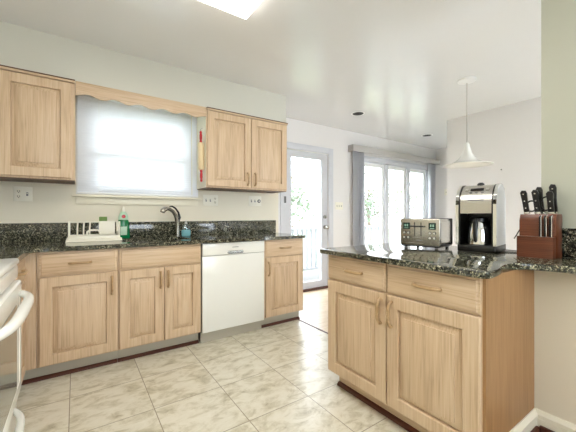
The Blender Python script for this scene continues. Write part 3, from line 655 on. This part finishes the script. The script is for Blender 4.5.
# rolling pin on the cabinet side
c = thing('rolling_pin', 'wooden rolling pin with red handles hanging on the cabinet side by the window', 'rolling pin', (1.0, 2.935, 1.425))
c.rotation_euler = (math.radians(-2), 0, 0)
MB().lathe([(0, 0.118), (0.024, 0.118), (0.027, 0.124), (0.027, 0.375), (0.024, 0.381), (0, 0.381)], n=20).build('barrel', 'maple', c)
hp = [(0, 0.0), (0.007, 0.002), (0.0125, 0.014), (0.010, 0.03), (0.013, 0.042), (0.0125, 0.08), (0.009, 0.092), (0.013, 0.104), (0.012, 0.1165), (0, 0.1175)]
MB().lathe(hp, n=16).build('handle', 'red', c); MB().lathe([(r, 0.4995 - z) for r, z in hp], n=16).build('handle', 'red', c)
m = MB(); m.tube([(0, 0, 0.498), (0, 0, 0.515), (0.01, 0, 0.525), (0.0285, 0, 0.527)], 0.0018, 6); m.build('hanging_loop', 'grey', c)

# ------------------------------------------------------------------ toaster
def ang(dx, dy): return math.atan2(dy, dx)
c = thing('toaster', 'brushed steel four-slice toaster with two small screens, left of the coffee maker', 'toaster', (1.872, 1.335, ZP), ang(0.053, -0.266))
TW, TD, TH = 0.262, 0.26, 0.19; z0 = 0.014
b = MB(); b.box(0.006, TW - 0.006, 0.014, TD - 0.012, z0 + 0.004, TH, 0.02, 4); b.build('body', 'silver', c)
b = MB(); b.box(0, TW, 0, 0.0135, z0, TH + 0.004, 0.006, 3); fp = b.build('front_panel', 'silver', c)
b = MB(); b.box(0, TW, TD - 0.0115, TD, z0, TH + 0.004, 0.005, 3); b.build('back_panel', 'black', c)
b = MB(); b.box(0.004, TW - 0.004, 0.004, TD - 0.004, 0.006, z0 - 0.0005); b.build('base', 'black', c)
for x in (0.06, 0.10, 0.165, 0.205): MB().box(x - 0.012, x + 0.012, 0.045, TD - 0.04, TH + 0.0003, TH + 0.0018).build('bread_slot', 'black', c)
for x in (0.03, TW - 0.03):
    for y in (0.025, TD - 0.025): MB().cyl((x, y, 0.0003), (x, y, 0.006), 0.011, 12).build('foot', 'rubber', c)
for x, sx in ((0.100, -1), (0.142, 1)):
    MB().box(x - 0.0025, x + 0.0025, -0.0012, -0.0002, 0.075, 0.168).build('lever_slot', 'black', fp)
    l = MB(); l.box(x - 0.024, x + 0.024, -0.030, -0.014, 0.138, 0.147, 0.003); l.box(x - 0.002, x + 0.002, -0.014, -0.0013, 0.139, 0.146); l.build('lever', 'black', fp)
for x in (0.044, 0.214):
    s_ = MB(); s_.box(x - 0.023, x + 0.023, -0.0022, -0.0002, 0.122, 0.166, 0.001); so = s_.build('screen', 'lcd', fp)
    d = MB(); d.box(x - 0.012, x - 0.004, -0.0028, -0.0024, 0.14, 0.156); d.box(x + 0.002, x + 0.012, -0.0028, -0.0024, 0.14, 0.156); d.box(x - 0.014, x + 0.014, -0.0028, -0.0024, 0.128, 0.132); d.build('readout', 'lcd_digit', so)
    for dx in (-0.014, 0.014):
        for z in (0.098, 0.066):
            bt = MB(); bt.cyl((x + dx, -0.0002, z), (x + dx, -0.004, z), 0.0105, 16); bo = bt.build('button_ring', 'black', fp); MB().cyl((x + dx, -0.0042, z), (x + dx, -0.006, z), 0.0075, 14).build('button', 'chrome', bo)
MB().box(0.11, 0.15, -0.001, -0.0002, 0.046, 0.051).build('badge', 'grey', fp)

# ------------------------------------------------------------------ coffee maker
CW, CD, CH = 0.212, 0.235, 0.405
c = thing('coffee_maker', 'steel arched coffee maker with black front, between toaster and knife block', 'coffee maker', (1.925, 0.980, ZP), ang(0.033, -0.2))
def arch(r=0.0, zmin=0.0):
    cy, cz = CD / 2, 0.275; ry, rz_ = CD / 2 - r, CH - 0.275 - r
    return [(r, zmin)] + [(cy - ry * math.cos(PI * k / 20), cz + rz_ * math.sin(PI * k / 20)) for k in range(21)] + [(CD - r, zmin)]
for x in (0.0, CW - 0.012):
    s_ = MB(); s_.side_prism(arch(0.006, 0.04)[::-1], x, x + 0.012); s_.build('side_panel', 'light_side', c)
def band(x0, x1, r0, r1, zmin, name, mat):
    o_, i_ = arch(r0, zmin), arch(r1, zmin); m = MB()
    for k in range(len(o_) - 1):
        vs = [(x, *p) for x in (x0, x1) for p in (o_[k], o_[k + 1], i_[k + 1], i_[k])]
        v = [m.bm.verts.new(p) for p in vs]
        for q in ((0, 1, 2, 3), (7, 6, 5, 4), (0, 4, 5, 1), (1, 5, 6, 2), (2, 6, 7, 3), (3, 7, 4, 0)): m.bm.faces.new([v[j] for j in q])
    bmesh.ops.remove_doubles(m.bm, verts=m.bm.verts, dist=1e-5); bmesh.ops.recalc_face_normals(m.bm, faces=m.bm.faces)
    return m.build(name, mat, c)
for x0, x1 in ((0.0, 0.016), (CW - 0.016, CW)): band(x0, x1, -0.002, 0.0058, 0.04, 'chrome_arch', 'chrome')
for x0, x1 in ((0.017, 0.024), (CW - 0.024, CW - 0.017)): band(x0, x1, 0.001, 0.008, 0.04, 'black_seam', 'black')
# curved steel hood from z = .225 up to the crown, then black behind
pr_o = [p for p in arch(0.003, 0.228)]; half = [p for p in pr_o if p[0] <= CD / 2 + 1e-6]
hood = MB(); hood.side_prism((half + [(CD / 2, 0.228)])[::-1], 0.0245, CW - 0.0245); ho = hood.build('hood', 'silver', c)
bk = MB(); rear = [p for p in arch(0.004, 0.041) if p[0] >= CD / 2 + 1e-3]; bk.side_prism(([(0.152, 0.041), (0.152, 0.228), (CD / 2 + 0.001, 0.228)][::1] + [(max(y, CD / 2 + 0.001), z) for y, z in rear])[::-1], 0.0245, CW - 0.0245); bk.build('water_tank', 'black', c)
for x0, x1 in ((0.0125, 0.024), (CW - 0.024, CW - 0.0125)): MB().box(x0, x1, 0.009, 0.152, 0.041, 0.2275).build('cavity_side', 'black', c)
b = MB(); b.prism([(0, 0.03), (0.01, 0.004), (0.05, -0.008), (CW - 0.05, -0.008), (CW - 0.01, 0.004), (CW, 0.03), (CW, CD), (0, CD)], 0.0004, 0.0395, 0.004); b.build('base', 'black', c)
def on_arch(t, r=0.0):
    cy, cz = CD / 2, 0.275; a = PI * t; return (cy - (CD / 2 - r) * math.cos(a), cz + (CH - 0.275 - r) * math.sin(a), math.atan2((CH - 0.275) * math.cos(a), (CD / 2) * math.sin(a)))
for x, t, w_, h_, mt, nm in ((CW / 2, 0.27, 0.07, 0.018, 'black', 'display'), (0.052, 0.27, 0.018, 0.018, 'chrome', 'button'), (CW - 0.052, 0.27, 0.018, 0.018, 'chrome', 'button'), (CW / 2 - 0.03, 0.205, 0.014, 0.006, 'grey', 'button'), (CW / 2, 0.205, 0.014, 0.006, 'grey', 'button'), (CW / 2 + 0.03, 0.205, 0.014, 0.006, 'grey', 'button'), (CW / 2, 0.075, 0.085, 0.006, 'caulk', 'badge')):
    y, z, a = on_arch(t, 0.003); mt_ = Matrix.Translation((x, y, z)) @ Matrix.Rotation(a, 4, 'X')
    MB().box(-w_ / 2, w_ / 2, -h_ / 2, h_ / 2, 0.0003, 0.0035, 0.001, mat=mt_).build(nm, mt, ho)
MB().lathe([(0, 0), (0.02, 0), (0.02, 0.006), (0.012, 0.014), (0, 0.015)], (CW / 2, CD / 2, CH - 0.0025), 18).build('lid_knob', 'black', c)
caf = thing('carafe', 'steel thermal carafe with black handle inside the coffee maker', 'carafe', (0, 0, 0)); ca_loc = Matrix.Translation((1.925, 0.980, ZP)) @ Matrix.Rotation(ang(0.033, -0.2), 4, 'Z') @ Vector((CW / 2, 0.078, 0.0402))
caf.location = ca_loc; caf.rotation_euler = (0, 0, ang(0.033, -0.2))
MB().lathe([(0, 0), (0.064, 0), (0.068, 0.004), (0.067, 0.06), (0.058, 0.125), (0.05, 0.138), (0, 0.139)], n=32).build('flask', 'chrome', caf)
MB().lathe([(0, 0.1392), (0.051, 0.1392), (0.05, 0.158), (0.036, 0.168), (0, 0.169)], n=28).build('lid', 'black', caf)
MB().tube([(0, -0.045, 0.150), (0, -0.066, 0.152), (0, -0.079, 0.135), (0, -0.080, 0.05), (0, -0.074, 0.025), (0, -0.0675, 0.02)], [0.008, 0.011, 0.012, 0.011, 0.009, 0.006], 10).build('handle', 'black', caf)

# ------------------------------------------------------------------ knife block and knives
KA = -PI / 2; KL = (1.925, 0.662, ZP + 0.0004)
c = thing('knife_block', 'red-brown wooden knife block on the peninsula ledge by the right wall', 'knife block', KL, KA)
KW = 0.153
MB().side_prism([(0.0, 0), (0.0, 0.108), (0.036, 0.108), (0.036, 0)][::-1], 0, KW, bev=0.0015).build('front_box', 'block', c)
MB().side_prism([(0.0365, 0), (0.0365, 0.190), (0.05, 0.222), (0.135, 0.222), (0.135, 0)][::-1], 0, KW, bev=0.0015).build('rear_box', 'block', c)
km = Matrix.Translation(KL) @ Matrix.Rotation(KA, 4, 'Z')
def knife(label, x, y, z, L, w_, lean_x, lean_y, rivets=3, grp='kitchen knives in the block', flat=0.6):
    k = thing('kitchen_knife', label, 'knife', (km @ Vector((x, y, z))), 0, grp)
    k.rotation_mode = 'XYZ'
    k.rotation_euler = (km.to_3x3() @ Matrix.Rotation(lean_x, 3, 'Y') @ Matrix.Rotation(lean_y, 3, 'X')).to_euler()
    h = MB(); prof = [(-w_ * 0.42, 0.0), (w_ * 0.42, 0.0), (w_ * 0.40, L * 0.5), (w_ * 0.5, L * 0.85), (w_ * 0.34, L * 0.97), (-w_ * 0.2, L), (-w_ * 0.5, L * 0.9), (-w_ * 0.42, L * 0.5)]
    h.front_prism(prof, -0.008, 0.008, 0.003); ho = h.build('handle', 'black', k)
    for q in range(rivets):
        MB().cyl((0, -0.0078, L * (0.18 + 0.32 * q)), (0, -0.0092, L * (0.18 + 0.32 * q)), 0.0034, 10).build('rivet', 'chrome', ho)
    b = MB(); b.box(-w_ * 0.42, w_ * 0.42, -0.0085, 0.0085, -0.012, -0.0002, 0.001); b.build('bolster', 'chrome', k)
    return k
knife('leftmost black knife handle in the block, with three steel rivets', 0.022, 0.075, 0.2345, 0.118, 0.029, -0.13, 0.06)
knife('black knife handle in front of the scissors, near the middle of the block', 0.070, 0.072, 0.2345, 0.118, 0.029, -0.10, 0.05)
knife('black knife handle half hidden behind the middle knife of the block', 0.076, 0.112, 0.2345, 0.135, 0.028, -0.10, 0.0)
knife('right front black knife handle with two rivets, below the tallest handle', 0.126, 0.072, 0.2345, 0.106, 0.030, -0.05, 0.06, 2)
knife('tallest black knife handle at the back right of the block', 0.128, 0.115, 0.2345, 0.145, 0.030, -0.06, 0.0)
for q, lab in enumerate(('left one of the three steel-edged steak knives low in the block', 'middle one of the three steel-edged steak knives low in the block', 'right one of the three steel-edged steak knives low in the block')):
    k = thing('steak_knife', lab, 'knife', km @ Vector((0.098 + q * 0.021, 0.022, 0.1085)), KA, 'steak knives in the block')
    h = MB(); h.side_prism([(-0.010, 0.0), (-0.0095, 0.06), (-0.011, 0.098), (-0.002, 0.106), (0.009, 0.098), (0.009, 0.0)][::-1], -0.0068, 0.0018, bev=0.001); ho = h.build('handle', 'black', k)
    MB().side_prism([(-0.0115, 0.0), (-0.011, 0.06), (-0.0125, 0.098), (-0.002, 0.1075), (0.0095, 0.098), (0.0095, 0.0)][::-1], 0.002, 0.0050).build('tang', 'chrome', k)
c = thing('kitchen_scissors', 'black-handled kitchen scissors with two loops in the knife block', 'scissors', km @ Vector((0.068, 0.092, 0.2225)), KA)
for sx, hh in ((-1, 0.0), (1, 0.012)):
    pts = [(sx * 0.030 + 0.024 * math.cos(a), 0.004 * sx, 0.043 + hh + (0.028 + hh * 0.6) * math.sin(a)) for a in [2 * PI * q / 20 for q in range(21)]]
    MB().tube(pts, 0.0042, 8).build('finger_loop', 'black', c)
MB().box(-0.012, 0.012, -0.004, 0.004, 0.0004, 0.028, 0.002).build('shank', 'black', c)
# cords between coffee maker and wall
m = MB(); m.tube([(2.19, 0.765, 0.965), (2.16, 0.745, 0.985), (2.09, 0.70, 1.03), (2.08, 0.665, 1.06), (2.09, 0.64, 1.04), (2.12, 0.622, 0.93), (2.15, 0.625, ZP + 0.004)], 0.0032, 8)
tag(m.build('power_cord', 'black'), 'black power cord looping between coffee maker and knife block', 'cord')
m = MB(); m.tube([(2.165, 1.02, ZP + 0.0035), (2.17, 0.95, ZP + 0.0035), (2.185, 0.85, ZP + 0.0035), (2.18, 0.74, ZP + 0.0035), (2.185, 0.66, ZP + 0.0035)], 0.003, 8)
tag(m.build('power_cord', 'grey'), 'thin grey cord lying on the worktop behind the coffee maker', 'cord')

# ------------------------------------------------------------------ outside
struct(MB().box(1.0, 9.5, YD + 0.13, 4.95, -0.2, -0.08).build('floor_deck', 'deck'))
struct(MB().box(-30, 40, 3.7, 45, -1.1, -1.0).build('ground', 'lawn'))
c = thing('deck_railing', 'white deck railing outside the patio door', 'railing', (1.0, 4.75, -0.08))
MB().box(0, 8.5, -0.06, 0.06, 0.90, 0.94).build('top_rail', 'rail', c); MB().box(0, 8.5, -0.03, 0.03, 0.10, 0.15).build('bottom_rail', 'rail', c)
for k in range(6): MB().box(k * 1.68, k * 1.68 + 0.09, -0.045, 0.045, 0, 0.90).build('post', 'rail', c)
b = MB()
for k in range(76):
    if k % 15: b.box(k * 0.112, k * 0.112 + 0.04, -0.02, 0.02, 0.15, 0.90)
bo = b.build('balusters', 'rail', c)
def tree(label, x, y, h, r, seed, n=1500):
    random.seed(seed); c = thing('tree', label, 'tree', (x, y, -1.0), 0, 'trees beyond the deck')
    t = MB(); t.tube([(0, 0, 0), (0.05, 0, h * 0.3), (-0.05, 0.1, h * 0.6), (0, 0, h * 0.9)], [0.16, 0.12, 0.08, 0.03], 8)
    for k in range(9):
        a = k * 2.4; z = h * (0.3 + 0.06 * k); t.tube([(0, 0, z), (math.cos(a) * r * 0.5, math.sin(a) * r * 0.5, z + r * 0.3), (math.cos(a) * r * 0.9, math.sin(a) * r * 0.9, z + r * 0.45)], [0.05, 0.03, 0.01], 6)
    t.build('trunk', 'bark', c)
    l = MB()
    for k in range(n):
        u, v_, w_ = (random.gauss(0, 0.45) for _ in range(3)); p = Vector((u * r, v_ * r, h * 0.62 + w_ * h * 0.33)); s_ = random.uniform(0.06, 0.15)
        a = Vector((random.uniform(-1, 1), random.uniform(-1, 1), random.uniform(-1, 1))).normalized(); b_ = a.orthogonal().normalized()
        l.quad(p - a * s_, p - b_ * s_ * 0.6, p + a * s_, p + b_ * s_ * 0.6)
    l.build('foliage', 'leaf', c)
tree('pale green tree seen through the patio door', 9.0, 13.0, 4.6, 2.0, 1)
tree('pale green tree seen through the left pane of the dining window', 14.5, 12.5, 4.4, 2.0, 2)
tree('pale green tree seen through the middle pane of the dining window', 21.0, 14.5, 5.5, 2.2, 4)
